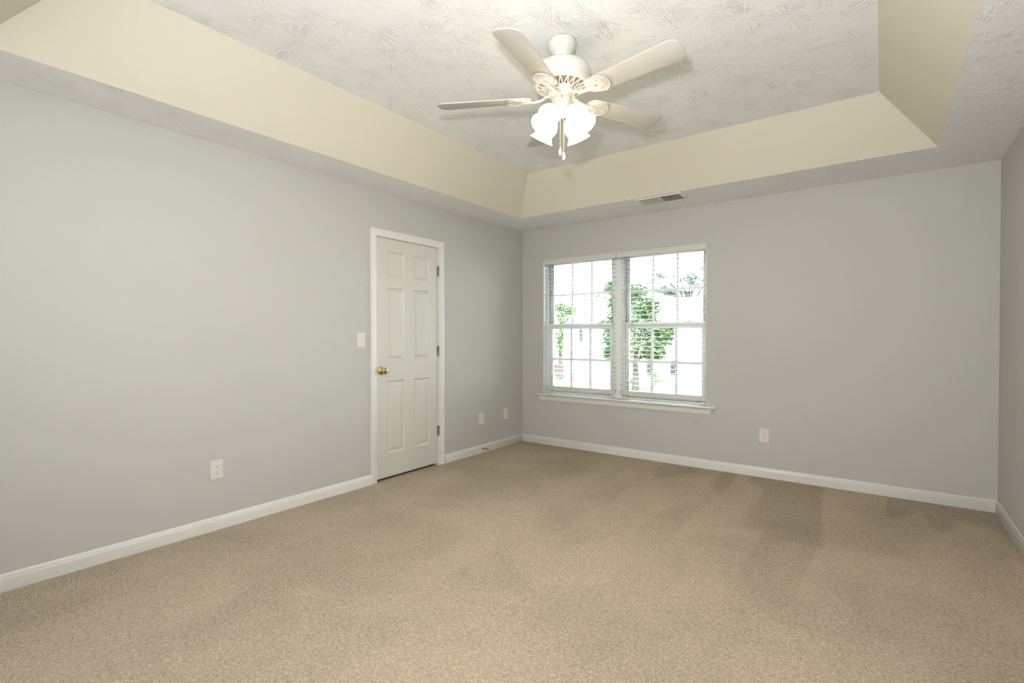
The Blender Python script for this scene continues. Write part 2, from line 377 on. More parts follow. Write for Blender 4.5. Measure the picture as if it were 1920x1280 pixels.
# ------------------------------------------------------------------ window: two single-hung units side by side
mulx0, mulx1 = 1.135, 1.215
def grid_sash(b, x0, x1, z0, z1, y0, y1, st, rt, rb):
    b.box((x0, y0, z0), (x0+st, y1, z1)).box((x1-st, y0, z0), (x1, y1, z1))
    b.box((x0+st, y0, z0), (x1-st, y1, z0+rb)).box((x0+st, y0, z1-rt), (x1-st, y1, z1))
def muntins(b, x0, x1, z0, z1, yc, w=0.016, t=0.006):
    for k in (1, 2):
        x = x0+(x1-x0)*k/3; b.box((x-w/2, yc-t, z0), (x+w/2, yc+t, z1))
    z = (z0+z1)/2; b.box((x0, yc-t*0.99, z-w/2), (x1, yc+t*0.99, z+w/2))
def window(name, x0, x1):
    e = empty(name, (0, 0, 0)); e['kind'] = 'structure'
    fz0, fz1 = oz0+0.005, oz1-0.002
    b = MB(); fw = 0.028                                 # outer frame, sides and head, with balance channels
    b.box((x0, 0.088, fz0), (x0+fw, 0.148, fz1)).box((x1-fw, 0.088, fz0), (x1, 0.148, fz1))
    b.box((x0+fw, 0.088, fz0), (x1-fw, 0.148, fz0+0.014)).box((x0+fw, 0.088, fz1-0.035), (x1-fw, 0.148, fz1))
    b.box((x0, 0.080, fz0), (x0+0.012, 0.088, fz1)).box((x1-0.012, 0.080, fz0), (x1, 0.088, fz1))
    b.build('window_frame', M_vinyl, e, bevel=0.0015)
    b = MB().box((x0+fw, 0.094, fz0+0.014), (x0+fw+0.0035, 0.120, fz1-0.035)); b.build('jamb_track', M_grey, e)
    sx0, sx1 = x0+fw+0.003, x1-fw-0.003
    zr0, zr1 = 1.307, 1.366
    us = MB(); grid_sash(us, sx0, sx1, zr0+0.018, fz1-0.036, 0.120, 0.144, 0.030, 0.022, 0.032)
    uo = us.build('upper_sash', M_vinyl, e, bevel=0.0015)
    MB().box((sx0+0.028, 0.130, zr1-0.02), (sx1-0.028, 0.134, fz1-0.056)).build('glass_pane', M_glass, uo)
    g = MB(); muntins(g, sx0+0.03, sx1-0.03, zr1-0.016, fz1-0.058, 0.132, 0.020, 0.0045); g.build('muntin_grid', M_vinyl, uo)
    ls = MB(); grid_sash(ls, sx0, sx1, fz0+0.015, zr1, 0.092, 0.117, 0.034, 0.0, 0.030)
    ls.box((sx0, 0.086, zr0), (sx1, 0.117, zr1)).box((sx0+0.03, 0.082, zr0+0.010), (sx1-0.03, 0.087, zr0+0.022))
    ls.box((sx0+0.05, 0.083, fz0+0.022), (sx1-0.05, 0.092, fz0+0.028))
    lo = ls.build('lower_sash', M_vinyl, e, bevel=0.0015)
    MB().box((sx0+0.032, 0.102, fz0+0.042), (sx1-0.032, 0.106, zr0+0.002)).build('glass_pane', M_glass, lo)
    g = MB(); muntins(g, sx0+0.034, sx1-0.034, fz0+0.045, zr0, 0.104, 0.027, 0.0045); g.build('muntin_grid', M_vinyl, lo)
    for t in (0.22, 0.80):
        x = sx0+(sx1-sx0)*t
        lk = MB().box((x-0.028, 0.094, zr1), (x+0.028, 0.114, zr1+0.005)).lathe([(0, 0.005), (0.013, 0.005), (0.012, 0.013), (0, 0.015)], 16, M=Matrix.Translation((x, 0.104, zr1)))
        lk.box((x-0.004, 0.084, zr1+0.006), (x+0.030, 0.096, zr1+0.011)); lk.build('sash_lock', M_vinyl, lo, smooth=40)
    for t in (0.3, 0.86):
        x = sx0+(sx1-sx0)*t
        MB().box((x-0.03, 0.0995, fz0+0.046), (x+0.03, 0.1015, fz0+0.056)).build('tilt_label', M_grey, lo)
    return e
window('window_1', ox0+0.001, mulx0)
window('window_2', mulx1, ox1-0.001)
MB().box((mulx0+0.0005, 0.072, oz0+0.004), (mulx1-0.0005, 0.149, oz1-0.001)).build('trim_1', M_vinyl, kind='structure', bevel=0.002)
b = MB().box((ox0+0.0002, 0.001, oz0+0.005), (ox0+0.004, 0.079, oz1-0.001)).box((ox1-0.004, 0.001, oz0+0.005), (ox1-0.0002, 0.079, oz1-0.001)).box((ox0+0.004, 0.001, oz1-0.0015), (ox1-0.004, 0.079, oz1-0.0003))
b.build('trim_4', M_vinyl, kind='structure')
# stool and apron
b = MB().box((0.205, -0.045, oz0-0.014), (2.165, 0.0, oz0+0.004)); b.box((ox0+0.0008, -0.001, oz0-0.0), (ox1-0.0008, 0.088, oz0+0.004))
st = b.build('trim_2', M_trim, kind='structure', bevel=0.003)
ap = [(0, 0), (0.0, 0.010), (0.006, 0.015), (0.012, 0.013), (0.02, 0.014), (0.045, 0.012), (0.052, 0.009), (0.056, 0.013), (0.058, 0.012), (0.058, 0)]
zt = oz0-0.0145
b = MB(); ap2 = [(-a*1.0, t) for a, t in ap]
b.prism(ap2, [((0.232, 0, zt), (-0.0, 0, 1), (0, -1, 0)), ((2.138, 0, zt), (0, 0, 1), (0, -1, 0))])
bb = []
for v in b.v:                                            # raked ends
    x = v[0]; t = (zt-v[2])/0.058*0.016; bb.append((x+t if x < 1 else x-t, v[1], v[2]))
b.v = bb; b.build('trim_3', M_trim, smooth=30, kind='structure')

# ------------------------------------------------------------------ blinds
def make_blind(label, x0, x1, vx0, vx1, zrail, nsl, wandx):
    yc = 0.036
    e = empty('window_blind', ((x0+x1)/2, yc, oz1)); tag(e, label, 'blind', 'white venetian blinds in the double window')
    inv = (-(x0+x1)/2, -yc, -oz1)
    P = lambda b, n, m, par=None, **k: b.build(n, m, par or e, loc=None if par else inv, **k)
    b = MB().prism([(0, 0), (0.004, -0.002), (0.006, 0.004), (0.006, 0.052), (0.003, 0.058), (0.0, 0.060), (-0.004, 0.060), (-0.004, 0.0)],
                   [((vx0, -0.006, 2.0305), (0, -1, 0), (0, 0, 1)), ((vx1, -0.006, 2.0305), (0, -1, 0), (0, 0, 1))])
    b.box((vx0, -0.004, 2.032), (vx0+0.004, 0.012, 2.088)).box((vx1-0.004, -0.004, 2.032), (vx1, 0.012, 2.088))
    P(b, 'valance', M_val, smooth=30)
    P(MB().box((x0+0.004, 0.012, 2.050), (x1-0.004, 0.060, 2.0905)), 'headrail', M_blind, bevel=0.001)
    ztop = 2.022; step = (ztop-(zrail+0.034))/nsl
    sw, t, crown = 0.025, 0.0028, 0.0018
    prof = [(-sw, -crown), (-sw*.5, -crown*.25), (0, 0), (sw*.5, -crown*.25), (sw, -crown), (sw, -crown-t), (sw*.5, -crown*.25-t), (0, -t), (-sw*.5, -crown*.25-t), (-sw, -crown-t)]
    tl = R_(0.5); A = (0, math.cos(tl), math.sin(tl)); B = (0, -math.sin(tl), math.cos(tl))
    hx = (x1-x0)/2-0.003
    s0 = MB().prism(prof, [((-hx, 0, 0), A, B), ((hx, 0, 0), A, B)]).build('slat', M_blind, e, smooth=40)
    for i in range(nsl):
        s = s0 if i == 0 else s0.copy()
        if i: COL.objects.link(s)
        s.parent = e; s.location = (0, 0, ztop-i*step-oz1)
    b = MB().prism([(-0.026, 0), (-0.026, 0.014), (-0.022, 0.019), (0.022, 0.019), (0.026, 0.014), (0.026, 0), (0.022, -0.004), (-0.022, -0.004)],
                   [((x0+0.003, yc, zrail), (0, 1, 0), (0, 0, 1)), ((x1-0.003, yc, zrail), (0, 1, 0), (0, 0, 1))])
    b.box((x0+0.003, 0.0105, zrail-0.028), (x1-0.003, 0.0145, zrail+0.019))
    P(b, 'bottom_rail', M_val, bevel=0.0012)
    for t_ in (0.16, 0.5, 0.84):                         # ladder cords
        x = x0+(x1-x0)*t_; b = MB()
        for yy in (yc-0.0265, yc+0.0265): b.tube([(x, yy, 2.05), (x, yy, zrail)], 0.0007, 5)
        b.tube([(x+0.006, yc, 2.05), (x+0.006, yc, zrail)], 0.0007, 5)
        P(b, 'ladder_cord', M_cord)
    b = MB().tube([(wandx, 0.004, 2.03), (wandx, 0.003, 2.0), (wandx, 0.003, 1.43), (wandx, 0.003, 1.40)], [0.002, 0.0042, 0.0042, 0.003], 6)
    P(b, 'tilt_wand', M_wand, smooth=20)
    return e
make_blind('white venetian blind over the left window, the one nearer the room corner', 0.296, 1.158, 0.288, 1.182, 0.648, 30, 0.396)
b2 = make_blind('white venetian blind over the right window, with thin pull cords at its left', 1.212, 2.073, 1.188, 2.0765, 0.648, 30, 1.277)
for x in (1.345, 1.360):                                  # pull cords of the right blind
    MB().tube([(x, 0.003, 2.04), (x+0.002, 0.002, 1.5), (x, 0.003, 0.97)], 0.0011, 6).lathe([(0.001, 0.975), (0.004, 0.965), (0.006, 0.945), (0, 0.943)], 10, M=Matrix.Translation((x, 0.003, 0))).build('pull_cord', M_cord, b2, loc=(-(1.212+2.073)/2, -0.036, -oz1))

# ------------------------------------------------------------------ wall plates
def plate_mesh(w=0.0765, h=0.121, t=0.0055):
    b = MB()
    r = [(w/2, h/2, 0), (w/2, h/2, t*0.45), (w/2-0.0035, h/2-0.0035, t)]
    vs = []
    for a, c, d in r: vs += [(-a, d, -c), (a, d, -c), (a, d, c), (-a, d, c)]
    fs = [(3, 2, 1, 0)]
    for k in range(2):
        for q in range(4): fs.append((k*4+q, k*4+(q+1) % 4, (k+1)*4+(q+1) % 4, (k+1)*4+q))
    fs.append((8, 9, 10, 11)); return b.add(vs, fs)
def on_wall(name, loc, wall, label, cat, group=None):
    rz = -PI/2 if wall == 'left' else PI                  # local +y points into the room
    e = empty(name, loc, rot=(0, 0, rz)); return tag(e, label, cat, group)
YR = lambda z: Matrix.Translation((0, z, 0))
def outlet(loc, wall, label):
    e = on_wall('wall_outlet', loc, wall, label, 'outlet', 'white duplex outlets')
    plate_mesh().build('cover_plate', M_plate, e, smooth=20)
    for s in (1, -1):
        zc = s*0.0195; n = 32; vs = []
        for y in (0.004, 0.0068, 0.0072):
            k_ = 0.96 if y > 0.007 else 1
            for q in range(n):
                a = 2*PI*q/n; vs.append((0.0172*k_*math.cos(a), y, zc + max(-0.0145, min(0.0145, 0.0172*math.sin(a)))*k_))
        fs = [(a*n+q, a*n+(q+1) % n, (a+1)*n+(q+1) % n, (a+1)*n+q) for a in (0, 1) for q in range(n)] + [tuple(2*n+q for q in range(n))]
        f = MB().add(vs, fs).build('receptacle', M_plate, e, smooth=30)
        sl = MB().box((-0.0075, 0.0065, zc+0.001), (-0.0050, 0.0076, zc+0.0095)).box((0.0050, 0.0065, zc+0.002), (0.0072, 0.0076, zc+0.0085))
        sl.lathe([(0, -0.0065), (0.0029, -0.0065), (0.0029, -0.0076), (0, -0.0076)], 12, M=Matrix.Translation((0, 0, zc-0.0075)) @ Matrix.Rotation(PI/2, 4, 'X'))
        sl.build('contact_slots', M_slot, f)
    MB().lathe([(0, -0.004), (0.0032, -0.0055), (0.0025, -0.0068), (0, -0.007)], 14, M=Matrix.Rotation(PI/2, 4, 'X')).build('screw', M_steel, e, smooth=40)
    return e
outlet((0.0, -3.355, 0.380), 'left', 'white duplex outlet on the left wall, standing left of the door')
outlet((2.567, -0.0, 0.363), 'back', 'white duplex outlet on the window wall, right of the window')
def blank(loc, label, w, raised):
    e = on_wall('wall_plate', loc, 'left', label, 'wall plate', 'plates between door and corner')
    plate_mesh(w=w).build('cover_plate', M_plate, e, smooth=20)
    if raised: MB().box((-0.017, 0.004, -0.034), (0.017, 0.0068, 0.034)).build('plate_insert', M_plate, e, bevel=0.001)
    for z in (0.048, -0.048):
        MB().lathe([(0, -0.004), (0.003, -0.0055), (0.0024, -0.0065), (0, -0.0068)], 12, M=Matrix.Translation((0, 0, z)) @ Matrix.Rotation(PI/2, 4, 'X')).build('screw', M_plate, e, smooth=40)
    return e
blank((0.0, -0.7515, 0.356), 'plain white blank wall plate, the one nearer the door', 0.079, False)
blank((0.0, -0.3275, 0.354), 'white wall plate with square insert, the one nearer the room corner', 0.077, True)
e = on_wall('light_switch', (0.0, -2.2585, 1.195), 'left', 'white toggle light switch on grey wall left of the door casing', 'light switch')
plate_mesh().build('cover_plate', M_plate, e, smooth=20)
MB().box((-0.0055, 0.0045, -0.0125), (0.0055, 0.0062, 0.0125)).build('switch_slot', M_plate, e)
MB().add([(-0.0045, 0.005, -0.009), (0.0045, 0.005, -0.009), (0.0045, 0.005, 0.006), (-0.0045, 0.005, 0.006),
          (-0.0035, 0.017, -0.013), (0.0035, 0.017, -0.013), (0.0035, 0.0175, -0.006), (-0.0035, 0.0175, -0.006)],
         [(0, 3, 2, 1), (4, 5, 6, 7), (0, 1, 5, 4), (1, 2, 6, 5), (2, 3, 7, 6), (3, 0, 4, 7)]).build('toggle', M_plate, e, bevel=0.0008)
for z in (0.030, -0.030):
    MB().lathe([(0, -0.004), (0.003, -0.0055), (0.0024, -0.0065), (0, -0.0068)], 12, M=Matrix.Translation((0, 0, z)) @ Matrix.Rotation(PI/2, 4, 'X')).build('screw', M_plate, e, smooth=40)

# spring door stop on the baseboard
e = empty('door_stop', (0.0142, -0.738, 0.045)); tag(e, 'small dark brass spring door stop screwed to left baseboard near corner', 'door stop')
b = MB().lathe([(0.0, 0.0), (0.011, 0.0), (0.010, 0.003), (0.005, 0.006), (0, 0.006)], 16, M=Matrix.Rotation(PI/2, 4, 'Y')); b.build('base', M_oldbrass, e, smooth=40)
hp = []
for k in range(14*10+1):
    a = 2*PI*k/10; r = 0.0052-0.0012*k/140; hp.append((0.005+0.052*k/140, r*math.cos(a), r*math.sin(a)))
MB().tube(hp, 0.0011, 5).build('spring', M_oldbrass, e, smooth=40)
MB().lathe([(0, 0.056), (0.006, 0.057), (0.0065, 0.066), (0.004, 0.070), (0, 0.071)], 14, M=Matrix.Rotation(PI/2, 4, 'Y')).build('rubber_tip', mat('tip_grey', (0.08, 0.065, 0.05), 0.7), e, smooth=40)
# end of a white cable poking out below the window-wall baseboard
cx_ = 2.556
e = MB().tube([(2.385, -0.0165, 0.002), (2.40, -0.020, 0.006), (2.415, -0.022, 0.008), (2.43, -0.024, 0.004)], 0.0035, 8).build('cable_end', M_plate, smooth=40)
tag(e, 'tiny stub of white cable at the foot of the window-wall baseboard', 'cable')

# ------------------------------------------------------------------ ceiling register
e = empty('air_vent', (1.809, -0.432, H)); tag(e, 'white steel two-way air register in the ceiling border above window', 'air vent')
L2, W2 = 0.202, 0.106
b = MB(); o_, i_ = 0.0, 0.028
for (a, bb_, c, d) in ((-L2, -W2, L2, -W2+i_), (-L2, W2-i_, L2, W2), (-L2, -W2+i_, -L2+i_, W2-i_), (L2-i_, -W2+i_, L2, W2-i_)):
    b.box((a, bb_, -0.008), (c, d, -0.0008))
b.box((-0.006, -W2+i_, -0.0075), (0.006, W2-i_, -0.0008))
b.build('register_frame', M_steel, e, bevel=0.0025)
MB().box((-L2+0.012, -W2+0.012, -0.0015), (L2-0.012, W2-0.012, -0.0006)).build('duct_shade_plate', M_duct, e)  # dark plate: shade inside the duct put into its colour, no real hole
for side, x0, x1, ang in (('l', -L2+i_, -0.006, -38), ('r', 0.006, L2-i_, 38)):
    b = MB(); n = 16
    for k in range(n):
        x = x0+(x1-x0)*(k+0.5)/n
        b.box((-0.0058, -W2+i_, -0.0004), (0.0058, W2-i_, 0.0004), M=Matrix.Translation((x, 0, -0.0058)) @ Matrix.Rotation(R_(ang), 4, 'Y'))
    for k in range(1, 7):
        y = -W2+i_+(2*W2-2*i_)*k/7; b.box((x0, y-0.0009, -0.0100), (x1, y+0.0009, -0.0088))
    b.build('louvers', M_louver, e)
MB().box((L2-0.004, -0.010, -0.016), (L2+0.006, 0.006, -0.006)).build('damper_lever', M_steel, e, bevel=0.001)

# ------------------------------------------------------------------ ceiling fan
FX, FY = 2.034, -2.521
fan = empty('ceiling_fan', (FX, FY, ZT)); tag(fan, 'white five-blade ceiling fan with four lit tulip glass shades, hanging from the tray ceiling', 'ceiling fan')
Zf = lambda z: z-ZT
F = lambda b, n, m, par=None, **k: b.build(n, m, par or fan, **k)
F(MB().lathe([(0.0, Zf(2.7610)), (0.066, Zf(2.7610)), (0.072, Zf(2.757)), (0.074, Zf(2.745)), (0.0735, Zf(2.728)), (0.069, Zf(2.712)), (0.058, Zf(2.698)), (0.050, Zf(2.690)), (0.047, Zf(2.682)), (0.046, Zf(2.673)), (0.041, Zf(2.669)), (0.022, Zf(2.671)), (0, Zf(2.672))], 56), 'canopy', M_fan, smooth=50)
F(MB().lathe([(0.013, Zf(2.672)), (0.013, Zf(2.64)), (0.024, Zf(2.636)), (0.026, Zf(2.620))], 28), 'downrod', M_fan, smooth=40)
F(MB().lathe([(0.0, Zf(2.640)), (0.040, Zf(2.640)), (0.092, Zf(2.636)), (0.120, Zf(2.629)), (0.138, Zf(2.617)), (0.147, Zf(2.600)), (0.150, Zf(2.585)), (0.150, Zf(2.566)), (0.1475, Zf(2.563)), (0.1475, Zf(2.546)), (0.1445, Zf(2.532)), (0.138, Zf(2.524)), (0.130, Zf(2.521)), (0.126, Zf(2.530)), (0.0, Zf(2.530))], 64), 'motor_housing', M_fan, smooth=40)
# cast vent ring: zigzag spokes between an inner and an outer rim, dark motor behind
b = MB(); zo, zi = Zf(2.522), Zf(2.498); ro, ri = 0.131, 0.074
b.lathe([(ro-0.009, zo-0.0005), (ro, zo), (ro, zo+0.006), (ro-0.009, zo+0.006)], 64, closed=True)
b.lathe([(ri-0.006, zi), (ri+0.006, zi+0.001), (ri+0.006, zi+0.008), (ri-0.006, zi+0.008)], 64, closed=True)
nsp = 20
for k in range(nsp):
    for s in (-1, 1):
        a0 = 2*PI*k/nsp; a1 = a0+s*PI/nsp*0.95
        p0 = Vector((ri*math.cos(a0), ri*math.sin(a0), zi+0.003)); p1 = Vector((ro*0.96*math.cos(a1), ro*0.96*math.sin(a1), zo+0.002))
        d = (p1-p0); ln = d.length; t = d.normalized(); sd_ = t.cross(Vector((0, 0, 1))).normalized(); up = sd_.cross(t)
        hw = 0.0026; vs = []
        for p in (p0, p1):
            for u, v in ((-1, -1), (1, -1), (1, 1), (-1, 1)): vs.append(tuple(p+sd_*u*hw+up*v*0.003))
        b.add(vs, [(0, 3, 2, 1), (4, 5, 6, 7), (0, 1, 5, 4), (1, 2, 6, 5), (2, 3, 7, 6), (3, 0, 4, 7)])
F(b, 'vent_ring', M_fan, smooth=30)
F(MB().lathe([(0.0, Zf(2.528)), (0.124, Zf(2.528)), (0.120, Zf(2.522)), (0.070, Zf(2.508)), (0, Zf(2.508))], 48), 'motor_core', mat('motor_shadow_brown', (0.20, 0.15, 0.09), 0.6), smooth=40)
F(MB().lathe([(0, Zf(2.505)), (0.066, Zf(2.505)), (0.069, Zf(2.500)), (0.069, Zf(2.480)), (0.064, Zf(2.474)), (0, Zf(2.474))], 48), 'flywheel', M_fan, smooth=40)
F(MB().lathe([(0, Zf(2.474)), (0.058, Zf(2.474)), (0.0575, Zf(2.468)), (0.052, Zf(2.465)), (0.052, Zf(2.440)), (0.0505, Zf(2.436)), (0.0505, Zf(2.432)), (0.046, Zf(2.424)), (0.036, Zf(2.414)), (0.026, Zf(2.407)), (0.023, Zf(2.400)), (0.023, Zf(2.375)), (0.018, Zf(2.368)), (0.010, Zf(2.364)), (0, Zf(2.362))], 48), 'switch_housing', M_iron, smooth=40)
# reverse switch on the housing, facing the camera side
ca = math.atan2(-4.786-FY, 3.385-FX)
F(MB().box((0.0505, -0.004, Zf(2.446)), (0.0535, 0.004, Zf(2.458))), 'reverse_switch', M_oldbrass, rot=(0, 0, ca))
# blades
def blade_outline(n=14):
    r0, r1 = 0.155, 0.665; w0, w1 = 0.052, 0.068; pts = []
    def w(x): return w0+(w1-w0)*(x-r0)/(r1-r0)
    rc = 0.050                                            # tip: broad rounded end
    pts.append((r0+0.045, -w(r0+0.045)))
    for k in range(n+1):
        a = -PI/2+PI*k/n; ca_, sa_ = math.cos(a), math.sin(a)
        pts.append((r1-rc+rc*abs(ca_)**0.8, w1*math.copysign(abs(sa_)**0.75, sa_)))
    pts.append((r0+0.045, w(r0+0.045)))
    for k in range(1, n):
        a = PI/2+PI*k/n; pts.append((r0+0.045+0.045*math.cos(a), w(r0+0.045)*math.sin(a)))
    return pts
def extr(b, pts, z0, z1, mi=0):
    n = len(pts); vs = [(x, y, z0) for x, y in pts]+[(x, y, z1) for x, y in pts]
    return b.add(vs, [(i, (i+1) % n, n+(i+1) % n, n+i) for i in range(n)]+[tuple(range(n-1, -1, -1)), tuple(range(n, 2*n))], mi)
PITCH = R_(-12)
bl0 = None
bp = extr(MB(), blade_outline(), 0.000, 0.0055)
iron_plate = []
n = 20                                                   # shield plate: round outer arc, shoulders drawn in to the arm
for k in range(n+1):
    a = -R_(68)+2*R_(68)*k/n; iron_plate.append((0.215+0.075*math.cos(a), 0.058*math.sin(a)/math.sin(R_(68))*0.98))
iron_plate += [(0.222, 0.053), (0.200, 0.040), (0.184, 0.024), (0.174, 0.015), (0.160, 0.0125), (0.160, -0.0125), (0.174, -0.015), (0.184, -0.024), (0.200, -0.040), (0.222, -0.053)]
def iron_mesh():
    b = MB(); extr(b, iron_plate, -0.006, -0.0002)
    rim = [Vector((0.215+0.074*math.cos(a), 0.057*math.sin(a)/math.sin(R_(68))*0.98, -0.006)) for a in [-R_(66)+2*R_(66)*k/n for k in range(n+1)]]
    b.tube(rim, 0.0032, 8)
    b.tube([rim[0], Vector((0.222, -0.050, -0.006)), Vector((0.200, -0.036, -0.006)), Vector((0.184, -0.020, -0.006)), Vector((0.172, -0.012, -0.006))], 0.003, 8)
    b.tube([rim[-1], Vector((0.222, 0.050, -0.006)), Vector((0.200, 0.036, -0.006)), Vector((0.184, 0.020, -0.006)), Vector((0.172, 0.012, -0.006))], 0.003, 8)
    # curled relief and screws
    b.tube([(0.262, -0.018, -0.006), (0.268, 0.0, -0.006), (0.262, 0.018, -0.006)], 0.0022, 6)
    for p in ((0.232, 0.030), (0.232, -0.030), (0.272, 0.0)):
        b.lathe([(0, -0.0105), (0.005, -0.009), (0.0058, -0.006)], 12, M=Matrix.Translation((p[0], p[1], 0)))
    return b
def arm_mesh():
    # swept arm from the flywheel to the plate, wide and flat
    b = MB(); st_ = [(0.056, 0.016, 0.020), (0.080, 0.015, 0.016), (0.105, 0.0125, 0.002), (0.135, 0.011, -0.004), (0.165, 0.0125, -0.006), (0.190, 0.011, -0.0055), (0.215, 0.008, -0.0055)]
    vs = []; m = 8
    for x, wdt, z in st_:
        for k in range(m):
            a = 2*PI*k/m+PI/8; vs.append((x, wdt*math.cos(a)*1.08, z-0.003+0.0055*math.sin(a)*1.08))
    fs = [(i*m+k, i*m+(k+1) % m, (i+1)*m+(k+1) % m, (i+1)*m+k) for i in range(len(st_)-1) for k in range(m)]
    fs += [tuple(range(m-1, -1, -1)), tuple((len(st_)-1)*m+k for k in range(m))]
    return b.add(vs, fs)
im = iron_mesh(); im.add(arm_mesh().v, arm_mesh().f)
blade_me = None
for k in range(5):
    ang = R_(-8.2+72*k)
    if k == 0:
        bl0 = F(bp, 'blade', M_blade, bevel=0.0012); ir0 = im.build('blade_iron', M_iron, bl0, smooth=40)
        bl, ir = bl0, ir0
    else:
        bl = bl0.copy(); COL.objects.link(bl); ir = ir0.copy(); COL.objects.link(ir); ir.parent = bl; bl.parent = fan
    bl.matrix_local = Matrix.Translation((0, 0, Zf(2.462))) @ Matrix.Rotation(ang, 4, 'Z') @ Matrix.Rotation(PITCH, 4, 'X')
# light kit: four arms with sockets, tulip shades and bulbs
TILT = R_(35)
sprof = [(0.0215, 0.0), (0.024, -0.004), (0.032, -0.012), (0.044, -0.025), (0.053, -0.042), (0.057, -0.058), (0.0555, -0.074), (0.0505, -0.088), (0.047, -0.097), (0.0475, -0.104), (0.052, -0.114), (0.059, -0.125), (0.0655, -0.132)]
inner = [(r-0.003, z) for r, z in reversed(sprof)]
for k in range(4):
    az = R_(-9+90*k)
    Mk = Matrix.Rotation(az, 4, 'Z')
    neck = Vector((0.068, 0, Zf(2.394)))
    Ms = Mk @ Matrix.Translation(neck) @ Matrix.Rotation(-TILT, 4, 'Y')
    # arm
    b = MB(); pts = [Mk @ Vector(p) for p in ((0.012, 0, Zf(2.390)), (0.032, 0, Zf(2.397)), (0.050, 0, Zf(2.405)), (0.063, 0, Zf(2.401)))]
    b.tube(pts, [0.009, 0.008, 0.009, 0.012], 12)
    b.lathe([(0.010, 0.014), (0.020, 0.010), (0.0245, 0.002), (0.0255, -0.010), (0.0235, -0.012), (0, -0.012)], 24, M=Ms)
    F(b, 'light_arm', M_fan, smooth=40)
    sh = MB().lathe(sprof+inner, 40, M=Ms, closed=True)
    so = F(sh, 'glass_shade', M_shade, smooth=60)
    if k == 0: so['label'] = 'frosted white glass shade, lit'
    MB().lathe([(0, -0.012), (0.013, -0.014), (0.014, -0.034), (0.021, -0.052), (0.024, -0.066), (0.021, -0.080), (0.012, -0.089), (0, -0.091)], 20, M=Ms).build('light_bulb', M_bulb, so, smooth=60)
    pl = bpy.data.lights.new('lamp_light', 'POINT'); pl.energy = 6; pl.color = (1.0, 0.88, 0.70); pl.shadow_soft_size = 0.022
    po = bpy.data.objects.new('lamp_light', pl); COL.objects.link(po); po.location = Vector((FX, FY, ZT)) + (Ms @ Vector((0, 0, -0.118)))
# pull chains with white pulls
ra = ca
for dx, dy, zb in ((-0.008, 0.006, 2.200), (0.010, 0.0, 2.178)):
    lat = Vector((math.cos(ra+PI/2), math.sin(ra+PI/2), 0)); tw = Vector((math.cos(ra), math.sin(ra), 0))
    p = lat*dx + tw*(0.018+dy)
    b = MB(); b.tube([(p.x*0.8, p.y*0.8, Zf(2.372)), (p.x, p.y, Zf(2.33)), (p.x, p.y, Zf(zb))], 0.0012, 6)
    z = 2.365
    while z > zb:
        b.lathe([(0, 0.0018), (0.0017, 0), (0, -0.0018)], 6, M=Matrix.Translation((p.x, p.y, Zf(z)))); z -= 0.0046
    ch = F(b, 'pull_chain', M_chain)
    MB().lathe([(0, 0.002), (0.003, 0.0), (0.0045, -0.010), (0.008, -0.020), (0.0085, -0.030), (0.006, -0.038), (0.003, -0.041), (0, -0.042)], 16, M=Matrix.Translation((p.x, p.y, Zf(zb)))).build('chain_pull', M_fan, ch, smooth=50)

# ------------------------------------------------------------------ outdoors (upper-floor view over the street)
G = -3.0
def noise_mat(name, c1, c2, scale, rough=0.9):
    m = mat(name, c1, rough, spec=0.2); N, L, b = nt(m); tc = node(N, 'ShaderNodeTexCoord'); no = node(N, 'ShaderNodeTexNoise')
    no.inputs['Scale'].default_value = scale; no.inputs['Detail'].default_value = 4; L.new(tc.outputs['Object'], no.inputs['Vector'])
    mr = node(N, 'ShaderNodeMapRange'); L.new(no.outputs['Fac'], mr.inputs['Value']); mr.inputs['From Min'].default_value = .35; mr.inputs['From Max'].default_value = .65
    mx = node(N, 'ShaderNodeMix', data_type='RGBA'); mx.inputs[6].default_value = (*c1, 1); mx.inputs[7].default_value = (*c2, 1)
    L.new(mr.outputs[0], mx.inputs[0]); L.new(mx.outputs[2], b.inputs['Base Color']); return m
M_lawn = noise_mat('lawn_grass', (0.09, 0.15, 0.07), (0.12, 0.18, 0.09), 3)
M_conc = noise_mat('pale_concrete', (0.55, 0.53, 0.50), (0.60, 0.58, 0.55), 2)
M_siding = mat('white_siding', (0.75, 0.75, 0.74), 0.6)
M_roof = noise_mat('pale_grey_shingle', (0.34, 0.33, 0.32), (0.38, 0.37, 0.36), 6)
M_shut = mat('grey_shutter', (0.030, 0.034, 0.040), 0.6)
M_pane = mat('house_pane', (0.20, 0.24, 0.28), 0.15)
M_brick = mat('red_brick', (0.07, 0.035, 0.026), 0.8)
M_bark = noise_mat('tree_bark', (0.055, 0.050, 0.045), (0.075, 0.065, 0.055), 8)
M_leaf = noise_mat('green_leaves', (0.060, 0.115, 0.055), (0.15, 0.22, 0.085), 1.2, 0.6)
M_leaf2 = noise_mat('bluish_green_leaves', (0.07, 0.11, 0.09), (0.12, 0.17, 0.13), 1.2, 0.6)
M_leaf3 = noise_mat('yellow_green_leaves', (0.10, 0.17, 0.06), (0.18, 0.26, 0.09), 1.2, 0.6)
lp = [(-60, 1.2), (40, 1.2), (40, 27), (-6, 28.5), (-9.0, 31.8), (-10.5, 33.6), (-12, 34.7), (-13.4, 34.7), (-14.6, 32.0), (-17, 29.5), (-60, 27)]
n_ = len(lp)
MB().add([(x, y, G-0.2) for x, y in lp]+[(x, y, G) for x, y in lp], [tuple(range(n_-1, -1, -1)), tuple(range(n_, 2*n_))]+[(i, (i+1) % n_, n_+(i+1) % n_, n_+i) for i in range(n_)]).build('lawn', M_lawn, kind='structure')
MB().box((-60, 1.3, G-0.3), (40, 75, G-0.01)).build('driveway', M_conc, kind='structure')
